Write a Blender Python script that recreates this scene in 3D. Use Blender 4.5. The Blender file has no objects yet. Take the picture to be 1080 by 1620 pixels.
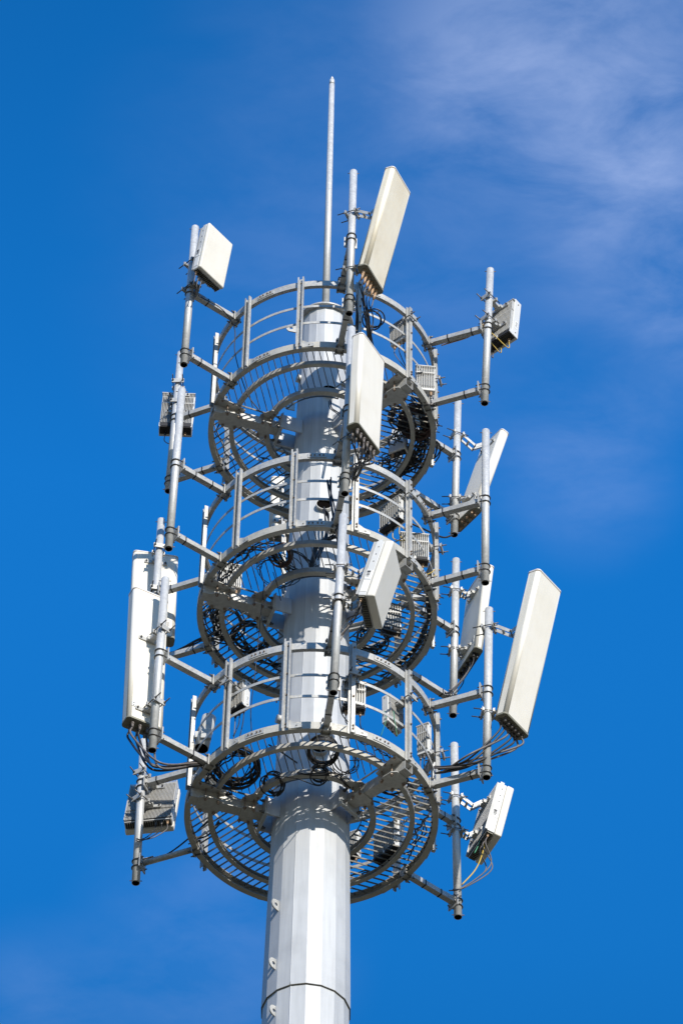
import bpy, bmesh, math, random
from mathutils import Vector, Matrix
random.seed(7)
S = bpy.context.scene
R = math.radians
# ------------------------------------------------------------------ camera
F, PITCH, ROLL, DIST, YAW = 6220.92, 0.858565, 0.021813, 33.104, 0.008389
cp, sp, cy, sy = math.cos(PITCH), math.sin(PITCH), math.cos(YAW), math.sin(YAW)
FWD = Vector((sy*cp, cy*cp, sp)); _r = Vector((cy, -sy, 0)); _u = _r.cross(FWD)
RIGHT = _r*math.cos(ROLL) + _u*math.sin(ROLL); UP = _u*math.cos(ROLL) - _r*math.sin(ROLL)
CAM = Vector((0, -DIST, 0))
cd = bpy.data.cameras.new("camera"); cam = bpy.data.objects.new("camera", cd); S.collection.objects.link(cam)
m = Matrix.Identity(4)
for i, v in enumerate((RIGHT, UP, -FWD)):
    for j in range(3): m[j][i] = v[j]
m.translation = CAM; cam.matrix_world = m
cd.sensor_fit = 'VERTICAL'; cd.sensor_height = 24; cd.lens = F/1620*24; cd.clip_start = .1; cd.clip_end = 9000
S.camera = cam
# ------------------------------------------------------------------ world and sun
SUN_AZ, SUN_EL = R(-67), R(29)
w = bpy.data.worlds.new("World"); S.world = w; w.use_nodes = True
nt = w.node_tree; N = nt.nodes; L = nt.links; N.clear()
out = N.new('ShaderNodeOutputWorld'); bg = N.new('ShaderNodeBackground'); bg.inputs[1].default_value = .15
sky = N.new('ShaderNodeTexSky'); sky.sky_type = 'NISHITA'; sky.sun_disc = False
sky.sun_elevation = SUN_EL; sky.sun_rotation = math.atan2(math.cos(SUN_AZ), math.sin(SUN_AZ))
sky.altitude = 300; sky.air_density = 1.0; sky.dust_density = .3; sky.ozone_density = 2.5
hs = N.new('ShaderNodeHueSaturation'); hs.inputs['Hue'].default_value = .5; hs.inputs['Saturation'].default_value = 1.30
hs.inputs['Value'].default_value = 1.0
L.new(sky.outputs[0], hs.inputs['Color'])
tc = N.new('ShaderNodeTexCoord')
sep = N.new('ShaderNodeSeparateXYZ'); L.new(tc.outputs['Generated'], sep.inputs[0])
gr = N.new('ShaderNodeMapRange'); gr.inputs[1].default_value = .68; gr.inputs[2].default_value = .86; gr.inputs[3].default_value = 1.0; gr.inputs[4].default_value = .66
L.new(sep.outputs[2], gr.inputs[0])
lowr = N.new('ShaderNodeMapRange'); lowr.inputs[1].default_value = .64; lowr.inputs[2].default_value = .76; lowr.inputs[3].default_value = .56; lowr.inputs[4].default_value = 1.0
L.new(sep.outputs[2], lowr.inputs[0])
gl = N.new('ShaderNodeMath'); gl.operation = 'MULTIPLY'; L.new(gr.outputs[0], gl.inputs[0]); L.new(lowr.outputs[0], gl.inputs[1])
hz = N.new('ShaderNodeMapRange'); hz.interpolation_type = 'SMOOTHSTEP'; hz.inputs[1].default_value = .25; hz.inputs[2].default_value = .62; L.new(sep.outputs[2], hz.inputs[0])
tint = N.new('ShaderNodeMix'); tint.data_type = 'RGBA'; tint.inputs[6].default_value = (.80, .83, .88, 1); tint.inputs[7].default_value = (.27, 1.45, 1.83, 1)
L.new(hz.outputs[0], tint.inputs[0])
gain = N.new('ShaderNodeMix'); gain.data_type = 'RGBA'; gain.blend_type = 'MULTIPLY'; gain.inputs[0].default_value = 1; L.new(tint.outputs[2], gain.inputs[7])
L.new(hs.outputs[0], gain.inputs[6])
deep = N.new('ShaderNodeVectorMath'); deep.operation = 'SCALE'; L.new(gain.outputs[2], deep.inputs[0]); L.new(gl.outputs[0], deep.inputs['Scale'])
# thin wisps of cloud
mp = N.new('ShaderNodeMapping'); mp.inputs['Scale'].default_value = (22, 44, 50); mp.inputs['Rotation'].default_value = (0, .5, .6)
L.new(tc.outputs['Generated'], mp.inputs[0])
nz = N.new('ShaderNodeTexNoise'); nz.inputs['Scale'].default_value = 1; nz.inputs['Detail'].default_value = 7; nz.inputs['Roughness'].default_value = .60
nz.inputs['Distortion'].default_value = .3
L.new(mp.outputs[0], nz.inputs['Vector'])
def cloud(dirv, r0, r1, amt, prev):
    d = Vector(dirv).normalized()
    sub = N.new('ShaderNodeVectorMath'); sub.operation = 'DISTANCE'; sub.inputs[1].default_value = d
    L.new(tc.outputs['Generated'], sub.inputs[0])
    mr = N.new('ShaderNodeMapRange'); mr.interpolation_type = 'SMOOTHSTEP'
    mr.inputs[1].default_value = r0; mr.inputs[2].default_value = r1; mr.inputs[3].default_value = 1; mr.inputs[4].default_value = 0
    L.new(sub.outputs['Value'], mr.inputs[0])
    n2 = N.new('ShaderNodeMapRange'); n2.inputs[1].default_value = .33; n2.inputs[2].default_value = .66; n2.inputs[3].default_value = .24
    L.new(nz.outputs[0], n2.inputs[0])
    mu = N.new('ShaderNodeMath'); mu.operation = 'MULTIPLY'; L.new(mr.outputs[0], mu.inputs[0]); L.new(n2.outputs[0], mu.inputs[1])
    m2 = N.new('ShaderNodeMath'); m2.operation = 'MULTIPLY'; m2.inputs[1].default_value = amt; L.new(mu.outputs[0], m2.inputs[0])
    if prev is None: return m2.outputs[0]
    a = N.new('ShaderNodeMath'); a.operation = 'ADD'; a.use_clamp = True; L.new(prev, a.inputs[0]); L.new(m2.outputs[0], a.inputs[1]); return a.outputs[0]
c = None
for pxy, r0, r1, amt in (((900, 60), .010, .062, .23), ((1060, 330), .006, .048, .19), ((760, 160), .0, .034, .03), ((560, 40), .0, .05, .02),
                         ((930, 740), .0, .032, .10), ((1075, 560), .0, .028, .09), ((340, 1500), .0, .045, .08), ((60, 1600), .0, .03, .06)):
    d_ = (FWD*F+RIGHT*(pxy[0]-540)-UP*(pxy[1]-810)).normalized(); c = cloud(d_, r0, r1, amt, c)
veil_d = (FWD*F+RIGHT*80-UP*(-430)).normalized()   # very thin even veil
c = cloud(veil_d, .0, .095, .065, c)
c = cloud((.5, .6, .6), .02, .30, .4, c)
c = cloud((-.6, .6, .5), .02, .35, .4, c)
mixc = N.new('ShaderNodeMix'); mixc.data_type = 'RGBA'
L.new(c, mixc.inputs[0]); L.new(deep.outputs[0], mixc.inputs[6]); mixc.inputs[7].default_value = (4.9, 5.4, 7.0, 1)
L.new(mixc.outputs[2], bg.inputs[0]); L.new(bg.outputs[0], out.inputs[0])
sd = bpy.data.lights.new("sun", 'SUN'); sd.energy = 3.95; sd.angle = R(.55); sd.color = (1, .935, .835)
so = bpy.data.objects.new("sun", sd); S.collection.objects.link(so)
SD = Vector((math.cos(SUN_EL)*math.cos(SUN_AZ), math.cos(SUN_EL)*math.sin(SUN_AZ), math.sin(SUN_EL)))
so.rotation_euler = (-SD).to_track_quat('-Z', 'Y').to_euler(); so.location = (10, -30, 60)
S.view_settings.view_transform = 'Standard'; S.view_settings.look = 'None'; S.view_settings.exposure = .35; S.view_settings.gamma = 1
S.render.engine = 'CYCLES'

# ------------------------------------------------------------------ materials
def mat(name, col, rough=.5, metal=0, var=.08, scale=6, bump=0, col2=None, stain=0, spangle=0, streak=0):
    m = bpy.data.materials.new(name); m.use_nodes = True; t = m.node_tree; n = t.nodes; l = t.links
    b = n['Principled BSDF']; b.inputs['Roughness'].default_value = rough; b.inputs['Metallic'].default_value = metal
    tcn = n.new('ShaderNodeTexCoord'); nz = n.new('ShaderNodeTexNoise'); nz.inputs['Scale'].default_value = scale; nz.inputs['Detail'].default_value = 6
    nz.inputs['Roughness'].default_value = .6
    l.new(tcn.outputs['Object'], nz.inputs['Vector'])
    c2 = col2 or tuple(max(0, x*(1-2.2*var)) for x in col)
    cr = n.new('ShaderNodeValToRGB'); cr.color_ramp.elements[0].position = .32; cr.color_ramp.elements[1].position = .62
    cr.color_ramp.elements[0].color = (*c2, 1); cr.color_ramp.elements[1].color = (*col, 1)
    l.new(nz.outputs[0], cr.inputs[0]); cur = cr.outputs[0]
    def mul(fac_out, lo, hi, mode='MULTIPLY'):
        nonlocal cur
        mr = n.new('ShaderNodeMapRange'); mr.inputs[3].default_value = lo; mr.inputs[4].default_value = hi; l.new(fac_out, mr.inputs[0])
        mx = n.new('ShaderNodeMix'); mx.data_type = 'RGBA'; mx.blend_type = 'MULTIPLY'; mx.inputs[0].default_value = 1
        l.new(cur, mx.inputs[6]); l.new(mr.outputs[0], mx.inputs[7]); cur = mx.outputs[2]; return mr
    if spangle:
        v = n.new('ShaderNodeTexVoronoi'); v.inputs['Scale'].default_value = 38; l.new(tcn.outputs['Object'], v.inputs['Vector'])
        sx = n.new('ShaderNodeSeparateColor'); l.new(v.outputs['Color'], sx.inputs[0]); mul(sx.outputs[0], 1-spangle, 1)
        mr = n.new('ShaderNodeMapRange'); mr.inputs[3].default_value = rough-.1; mr.inputs[4].default_value = rough+.14
        l.new(sx.outputs[1], mr.inputs[0]); l.new(mr.outputs[0], b.inputs['Roughness'])
    if streak:
        mpn = n.new('ShaderNodeMapping'); mpn.inputs['Scale'].default_value = (9, 9, .55); l.new(tcn.outputs['Object'], mpn.inputs[0])
        n3 = n.new('ShaderNodeTexNoise'); n3.inputs['Scale'].default_value = 2.2; n3.inputs['Detail'].default_value = 5; l.new(mpn.outputs[0], n3.inputs['Vector'])
        mr = mul(n3.outputs[0], 1-streak, 1); mr.inputs[1].default_value = .3; mr.inputs[2].default_value = .6
    if stain:
        n4 = n.new('ShaderNodeTexNoise'); n4.inputs['Scale'].default_value = 2.5; n4.inputs['Detail'].default_value = 8; l.new(tcn.outputs['Object'], n4.inputs['Vector'])
        mr = mul(n4.outputs[0], 1-stain, 1); mr.inputs[1].default_value = .28; mr.inputs[2].default_value = .5
    l.new(cur, b.inputs['Base Color'])
    if bump:
        bp = n.new('ShaderNodeBump'); bp.inputs['Strength'].default_value = bump; bp.inputs['Distance'].default_value = .01
        n5 = n.new('ShaderNodeTexNoise'); n5.inputs['Scale'].default_value = scale*3; n5.inputs['Detail'].default_value = 4
        l.new(tcn.outputs['Object'], n5.inputs['Vector']); l.new(n5.outputs[0], bp.inputs['Height']); l.new(bp.outputs[0], b.inputs['Normal'])
    return m
M = dict(
 tower=mat('painted_galvanised_steel', (.56, .575, .59), .55, .1, .05, .9, 0, stain=.10, spangle=0, streak=.12),
 galv=mat('galvanised_steel', (.56, .555, .53), .48, .25, .07, 7, .1, stain=.16, spangle=.18),
 ringsteel=mat('weathered_ring_steel', (.54, .525, .475), .55, .1, .08, 6, .1, stain=.2, spangle=.1),
 pipe=mat('galvanised_pipe', (.66, .665, .66), .42, .2, .04, 5, .05, stain=.08, spangle=.07, streak=.08),
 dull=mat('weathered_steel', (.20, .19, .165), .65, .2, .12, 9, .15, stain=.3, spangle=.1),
 bore=mat('painted_bore_shade', (.006, .005, .005), 1, 0, .1, 12),  # near black, paints the unlit depth inside pipe ends and cable ports
 aged=mat('yellowed_radome', (.83, .77, .63), .5, 0, .02, 2.4, .02, col2=(.80, .71, .54), stain=.05, streak=.05),
 clamp=mat('dark_zinc_steel', (.17, .165, .16), .45, .6, .12, 20, .1, spangle=.1),
 bolt=mat('rusty_bolt_steel', (.34, .29, .24), .6, .5, .2, 30, .1, col2=(.2, .12, .08)),
 radome=mat('cream_radome', (.82, .785, .705), .5, 0, .02, 2.6, .02, col2=(.80, .755, .655), stain=.035, streak=.035),
 chassis=mat('light_grey_chassis', (.70, .70, .685), .5, .05, .03, 3, .03, stain=.08),
 fin=mat('cast_aluminium_fins', (.54, .53, .50), .55, .2, .06, 8, .05, stain=.15),
 base=mat('olive_end_cap', (.27, .26, .20), .6, 0, .1, 10, .05),
 dark=mat('black_recess_shade', (.022, .022, .025), .7, 0, .1, 10),
 cable=mat('black_cable', (.028, .027, .028), .5, 0, .12, 12),
 cableg=mat('grey_cable', (.17, .15, .14), .5, 0, .12, 12),
 green=mat('green_cable', (.05, .30, .17), .5, 0, .05, 12),
 yellow=mat('yellow_cable', (.62, .42, .06), .5, 0, .05, 12),
 tan=mat('tan_connector', (.50, .33, .20), .5, .1, .12, 20),
 brown=mat('brown_jute_cable', (.10, .055, .045), .75, 0, .2, 20),
 white=mat('white_label', (.82, .82, .80), .4, 0, .01, 3),
 ink=mat('printed_dark_ink', (.05, .05, .05), .6, 0, .02, 3),
 amber=mat('orange_lamp_plastic', (.75, .30, .03), .4, 0, .05, 5),
 ground=mat('dry_grass_ground', (.11, .088, .045), .9, 0, .2, .08, .3, col2=(.065, .055, .028)),
 concrete=mat('concrete', (.42, .41, .38), .8, 0, .1, 2, .2),
)
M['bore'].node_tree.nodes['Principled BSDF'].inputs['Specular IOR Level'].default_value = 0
# ------------------------------------------------------------------ mesh helper
class MB:
    def __init__(s): s.v, s.f, s.s, s.m, s.cur = [], [], [], [], None
    def join(s, o, m=None):
        k = len(s.v); s.v += o.v; s.f += [tuple(k+i for i in f) for f in o.f]; s.s += o.s; s.m += [m or q for q in o.m]; return s
    def add(s, vs, fs, sm=False):
        o = len(s.v); s.v += [Vector(v) for v in vs]
        for i, f in enumerate(fs):
            s.f.append(tuple(o+k for k in f)); s.s.append(sm if isinstance(sm, bool) else sm[i]); s.m.append(s.cur)
        return s
    def box(s, c, sz, ax=None):
        X, Y, Z = ax or (Vector((1, 0, 0)), Vector((0, 1, 0)), Vector((0, 0, 1))); c = Vector(c)
        vs = [c+X*(a*sz[0]/2)+Y*(b*sz[1]/2)+Z*(d*sz[2]/2) for d in (-1, 1) for b in (-1, 1) for a in (-1, 1)]
        return s.add(vs, [(0, 2, 3, 1), (4, 5, 7, 6), (0, 1, 5, 4), (2, 6, 7, 3), (0, 4, 6, 2), (1, 3, 7, 5)])
    def beam(s, a, b, wd, ht, up=(0, 0, 1)):
        a, b = Vector(a), Vector(b); Y = (b-a); ln = Y.length; Y.normalize(); up = Vector(up)
        X = Y.cross(up); X.normalize(); Z = X.cross(Y)
        return s.box((a+b)/2, (wd, ln, ht), (X, Y, Z))
    def rbox(s, c, sz, ax, bev, seg=3, edges='all'):
        bm = bmesh.new(); bmesh.ops.create_cube(bm, size=1)
        for v in bm.verts: v.co = Vector((v.co.x*sz[0], v.co.y*sz[1], v.co.z*sz[2]))
        es = list(bm.edges)
        if edges == 'front':   # vertical edges only
            es = [e for e in es if abs((e.verts[0].co-e.verts[1].co).z) > 1e-6]
        bmesh.ops.bevel(bm, geom=es, offset=bev, segments=seg, affect='EDGES', profile=.5)
        bm.normal_update(); bm.verts.index_update(); X, Y, Z = ax; c = Vector(c)
        vs = [c+X*v.co.x+Y*v.co.y+Z*v.co.z for v in bm.verts]
        fs = [tuple(v.index for v in f.verts) for f in bm.faces]
        sm = [max(abs(f.normal.x), abs(f.normal.y), abs(f.normal.z)) < .9999 for f in bm.faces]
        bm.free(); return s.add(vs, fs, sm)
    def cyl(s, a, b, r, n=16, r2=None, cap=True, hollow=0, phase=0, smooth=True):
        a, b = Vector(a), Vector(b); Z = (b-a).normalized(); r2 = r if r2 is None else r2
        X = Z.orthogonal().normalized() if abs(Z.z) < .999 else Vector((1, 0, 0)); Y = Z.cross(X)
        if abs(Z.z) >= .999 and Z.z > 0: Y = Vector((0, 1, 0))
        an = [phase+2*math.pi*i/n for i in range(n)]
        ring = lambda p, rr: [p+(X*math.cos(t)+Y*math.sin(t))*rr for t in an]
        vs = ring(a, r)+ring(b, r2); fs = [(i, (i+1) % n, n+(i+1) % n, n+i) for i in range(n)]; sm = [smooth]*n
        if hollow:
            d = min(.6, (b-a).length*.8)
            vs += ring(a, r-hollow)+ring(a+Z*d, r-hollow); k = 2*n
            fs += [(i, k+i, k+(i+1) % n, (i+1) % n) for i in range(n)]; sm += [False]*n
            fs += [(k+i, k+n+i, k+n+(i+1) % n, k+(i+1) % n) for i in range(n)]; sm += [smooth]*n
            fs += [tuple(k+n+i for i in reversed(range(n)))]; sm += [False]
            fs += [tuple(n+i for i in range(n))]; sm += [False]
        elif cap:
            fs += [tuple(reversed(range(n))), tuple(n+i for i in range(n))]; sm += [False, False]
        s.add(vs, fs, sm)
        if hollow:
            for i in range(2*n, 3*n): s.m[len(s.m)-len(fs)+i] = 'bore'  # inner wall coloured as if unlit
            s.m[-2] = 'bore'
        return s
    def tube(s, pts, r, n=6, closed=False):
        pts = [Vector(p) for p in pts]; m = len(pts); vs = []; prev = None
        for i, p in enumerate(pts):
            if closed: t = pts[(i+1) % m]-pts[i-1]
            else: t = pts[min(i+1, m-1)]-pts[max(i-1, 0)]
            if t.length < 1e-9: t = Vector((0, 0, 1))
            t.normalize()
            if prev is None: x = t.orthogonal().normalized()
            else:
                x = prev-t*prev.dot(t)
                x = x.normalized() if x.length > 1e-6 else t.orthogonal().normalized()
            prev = x; y = t.cross(x)
            vs += [p+(x*math.cos(2*math.pi*k/n)+y*math.sin(2*math.pi*k/n))*r for k in range(n)]
        fs = []; q = m if closed else m-1
        for i in range(q):
            a, b = i*n, ((i+1) % m)*n
            fs += [(a+k, a+(k+1) % n, b+(k+1) % n, b+k) for k in range(n)]
        sm = [True]*len(fs)
        if not closed:
            fs += [tuple(reversed(range(n))), tuple((m-1)*n+k for k in range(n))]; sm += [False, False]
        return s.add(vs, fs, sm)
    def arc(s, z0, z1, r0, r1, a0=0, a1=360, n=96):
        """rectangular section swept round the tower axis"""
        full = a1-a0 >= 359.9; k = n if full else n+1; vs = []
        for i in range(k):
            t = R(a0+(a1-a0)*i/n); c_, s_ = math.cos(t), math.sin(t)
            vs += [(r0*c_, r0*s_, z0), (r1*c_, r1*s_, z0), (r1*c_, r1*s_, z1), (r0*c_, r0*s_, z1)]
        fs, sm = [], []
        for i in range(n):
            a, b = 4*i, 4*((i+1) % k)
            for q in range(4): fs.append((a+q, b+q, b+(q+1) % 4, a+(q+1) % 4)); sm.append(False)
        if not full: fs += [(0, 3, 2, 1), tuple(4*n+q for q in (0, 1, 2, 3))]; sm += [False]*2
        return s.add(vs, fs, sm)
    def plate(s, poly, c, X, Y, th):
        Z = X.cross(Y).normalized(); c = Vector(c); n = len(poly)
        vs = [c+X*p[0]+Y*p[1]-Z*th/2 for p in poly]+[c+X*p[0]+Y*p[1]+Z*th/2 for p in poly]
        fs = [tuple(reversed(range(n))), tuple(n+i for i in range(n))]+[(i, (i+1) % n, n+(i+1) % n, n+i) for i in range(n)]
        return s.add(vs, fs)
    def band(s, c, r, hw, th=.008, n=20, a0=0, a1=360):
        """flat strap round a vertical pole"""
        c = Vector(c); o = len(s.v)
        s.arc(c.z-hw, c.z+hw, r, r+th, a0, a1, n)
        for v in s.v[o:]: v.x += c.x; v.y += c.y
        return s

def put(name, mb, m, parent, world=True):
    me = bpy.data.meshes.new(name); org = Vector(parent['_o']) if world else Vector()
    me.from_pydata([v-org for v in mb.v], [], mb.f)
    ms = [m]+sorted({q for q in mb.m if q and q != m})
    for q in ms: me.materials.append(M[q])
    for p, q, k in zip(me.polygons, mb.s, mb.m): p.use_smooth = q; p.material_index = ms.index(k or m)
    me.update()
    o = bpy.data.objects.new(name, me); S.collection.objects.link(o); o.parent = parent
    o['_o'] = tuple(org); return o
def thing(name, label, cat, loc, group=None):
    o = bpy.data.objects.new(name, None); S.collection.objects.link(o); o.location = loc; o.empty_display_size = .2
    o['label'] = label; o['category'] = cat; o['_o'] = tuple(loc)
    if group: o['group'] = group
    return o
def single(name, label, cat, mb, m, group=None):
    """a thing that is one mesh"""
    c_ = sum(mb.v, Vector())/len(mb.v)
    me = bpy.data.meshes.new(name); me.from_pydata([v-c_ for v in mb.v], [], mb.f)
    for p, q in zip(me.polygons, mb.s): p.use_smooth = q
    me.materials.append(M[m]); o = bpy.data.objects.new(name, me); S.collection.objects.link(o); o.location = c_
    o['label'] = label; o['category'] = cat; o['_o'] = tuple(c_)
    if group: o['group'] = group
    return o
def ray(x, y):
    return (FWD*F+RIGHT*(x-540)-UP*(y-810)).normalized()
def py(x, y, Y):
    d = ray(x, y); return CAM+d*((Y+DIST)/d.y)
def pz(x, y, Z):
    d = ray(x, y); return CAM+d*(Z/d.z)
def pol(r, az, z=0): return Vector((r*math.cos(R(az)), r*math.sin(R(az)), z))
def spline(pts, k=8):
    P = [Vector(p) for p in pts]; P = [P[0]*2-P[1]]+P+[P[-1]*2-P[-2]]; o = []
    for i in range(1, len(P)-2):
        a, b, c_, d = P[i-1:i+3]
        for j in range(k):
            t = j/k; o.append(.5*((2*b)+(c_-a)*t+(2*a-5*b+4*c_-d)*t*t+(3*b-a-3*c_+d)*t**3))
    o.append(P[-2]); return o

# ------------------------------------------------------------------ ground
Z0 = -1.6
me = bpy.data.meshes.new('ground'); n = 40
vs = [(0, 0, Z0)]+[(r_*math.cos(2*math.pi*i/n), r_*math.sin(2*math.pi*i/n), Z0) for r_ in (60, 4000) for i in range(n)]
me.from_pydata(vs, [], [(0, 1+i, 1+(i+1) % n) for i in range(n)]+[(1+i, 1+n+i, 1+n+(i+1) % n, 1+(i+1) % n) for i in range(n)])
me.materials.append(M['ground']); g = bpy.data.objects.new('ground', me); S.collection.objects.link(g); g['kind'] = 'structure'

# ------------------------------------------------------------------ tower
ZL = [32.763, 36.320, 39.856]; HR = [1.466, 1.407, 1.413]
ZT = 42.22; ZS = 29.72
TW = Vector((0, 0, 0))
def rad(z): return max(.29, .492-.0151*(z-29.7))
tower = thing('monopole_tower', 'tall pale many sided tapering steel monopole rising through all three round platforms', 'mast', (0, 0, Z0))
def poly_section(z0, z1, extra, open_low=False):
    mb = MB(); n = 18; vs = []; zs = []
    k = max(2, int((z1-z0)/1.2)); zs = [z0+(z1-z0)*i/k for i in range(k+1)]
    for z in zs: vs += [pol(rad(z)+extra, -91+20*i, z) for i in range(n)]
    fs = [(j*n+i, j*n+(i+1) % n, (j+1)*n+(i+1) % n, (j+1)*n+i) for j in range(k) for i in range(n)]
    fs += [tuple(reversed(range(n))), tuple(k*n+i for i in range(n))]
    return mb.add(vs, fs)
put('lower_section', poly_section(Z0+.3, ZS+.6, 0), 'tower', tower)
up_ = put('upper_section', poly_section(ZS, ZT, .016), 'tower', tower)
mb = MB()
for az, th in ((-111, .006), (-91, .0025), (69, .004)):
    p_ = [pol(rad(z)+.013+random.uniform(-.0006, .0006)*(3 if az == -91 else 1), az, z) for z in [ZS+i*.06 for i in range(int((ZT-ZS)/.06))]]
    mb.tube(p_, th, 5)
put('weld_seam', mb, 'tower', tower)
mb = MB(); mb.tube([pol(rad(z), -111, z) for z in (20, 25, ZS)], .006, 5); put('weld_seam', mb, 'tower', tower)
mb = MB(); mb.tube([pol(rad(ZS)+.010, -91+20*i, ZS-.003) for i in range(18)], .0075, 6, True); put('joint_shadow_line', mb, 'dull', tower)  # dark tube paints the shadow line under the upper section's lower edge
mb = MB(); mb.cyl((0, 0, ZT), (0, 0, ZT+.035), .385, 48, cap=True); put('top_plate', mb, 'galv', tower)
mb = MB(); mb.cyl((0, 0, Z0), (0, 0, Z0+.3), 1.3, 40); put('concrete_base', mb, 'concrete', tower)
mb = MB(); mb.cyl((0, 0, Z0+.3), (0, 0, Z0+.36), 1.1, 40)
for i in range(20): mb.cyl(pol(1.02, i*18, Z0+.36), pol(1.02, i*18, Z0+.5), .03, 6, smooth=False)
put('base_flange', mb, 'galv', tower)
def lug(c_, az):
    mb = MB(); X = pol(1, az); Y = Vector((0, 0, 1)); out_, inn, n = [], [], 12
    # rounded ear standing out from the wall with a hole through it
    X2 = X; 
    outer = [(-.03, -.085), (-.03, .085)]+[(.05+.062*math.cos(t), .062*math.sin(t)*1.15) for t in [math.pi/2-math.pi*i/10 for i in range(11)]]
    k = len(outer); hole = [(.045+.024*math.cos(2*math.pi*i/k+2.2), -.024*math.sin(2*math.pi*i/k+2.2)) for i in range(k)]
    Zt = X2.cross(Y).normalized(); th = .016
    V = []
    for sgn in (-1, 1):
        for P in (outer, hole): V += [Vector(c_)+X2*p[0]+Y*p[1]+Zt*sgn*th/2 for p in P]
    fs = []
    for i in range(k):
        j = (i+1) % k
        fs += [(i, j, k+j, k+i), (2*k+i, 3*k+i, 3*k+j, 2*k+j), (i, 2*k+i, 2*k+j, j), (k+i, k+j, 3*k+j, 3*k+i)]
    mb.add(V, fs); put('lifting_lug', mb, 'galv', tower)
for x, y in ((440.5, 1434), (436.5, 1527), (437.5, 1602)):
    lug(py(x, y, -.335), -136)
for x, y in ((466, 520), (463, 643)):
    p_ = py(x, y, -.05); lug(p_, 183)
def port(c_, az, rx, cab=True, square=False):
    """cable entry: short rimmed sleeve with black cables hanging out"""
    d = (pol(1, az)+Vector((0, 0, .05))).normalized(); c_ = Vector(c_)
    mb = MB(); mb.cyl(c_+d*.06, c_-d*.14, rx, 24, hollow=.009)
    mb.cur = 'bore'; mb.cyl(c_+d*.032, c_+d*.026, rx-.006, 24); q = put('cable_port', mb, 'galv', tower)  # near-black disc paints the darkness of the mast interior over the wall
    return d
port(py(512, 803, -rad(38)), -86, .105)
port(py(520, 622, -rad(40.3)), -83, .10)
port(py(505, 1188, -rad(34)), -88, .10)
for k in range(3):
    z = (34.3, 37.1, 40.9)[k]
    mb = MB(); mb.cyl(pol(rad(z)-.02, -160, z), pol(rad(z)+.06, -160, z), .055, 18); put('blanking_boss', mb, 'galv', tower)

# lightning rod
rod = thing('lightning_rod', 'slim pale lightning rod standing alone on the tower top, pointing up', 'rod', (0, 0, ZT+.035))
zt = 48.18
mb = MB(); mb.cyl((0, 0, ZT+.037), (0, 0, zt-.22), .054, 20, r2=.040, cap=True); put('shaft', mb, 'pipe', rod)
mb = MB(); mb.cyl((0, 0, zt-.22), (0, 0, zt-.10), .041, 20, r2=.036); mb.cyl((0, 0, zt-.10), (0, 0, zt), .036, 20, r2=.006); put('tip', mb, 'pipe', rod)
mb = MB(); mb.cyl((0, 0, ZT+.036), (0, 0, ZT+.06), .11, 24); 
for i in range(4): mb.box(pol(.075, i*90+30, ZT+.10), (.06, .008, .1), (pol(1, i*90+30), pol(1, i*90+120), Vector((0, 0, 1))))
put('foot_plate', mb, 'galv', rod)

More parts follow.
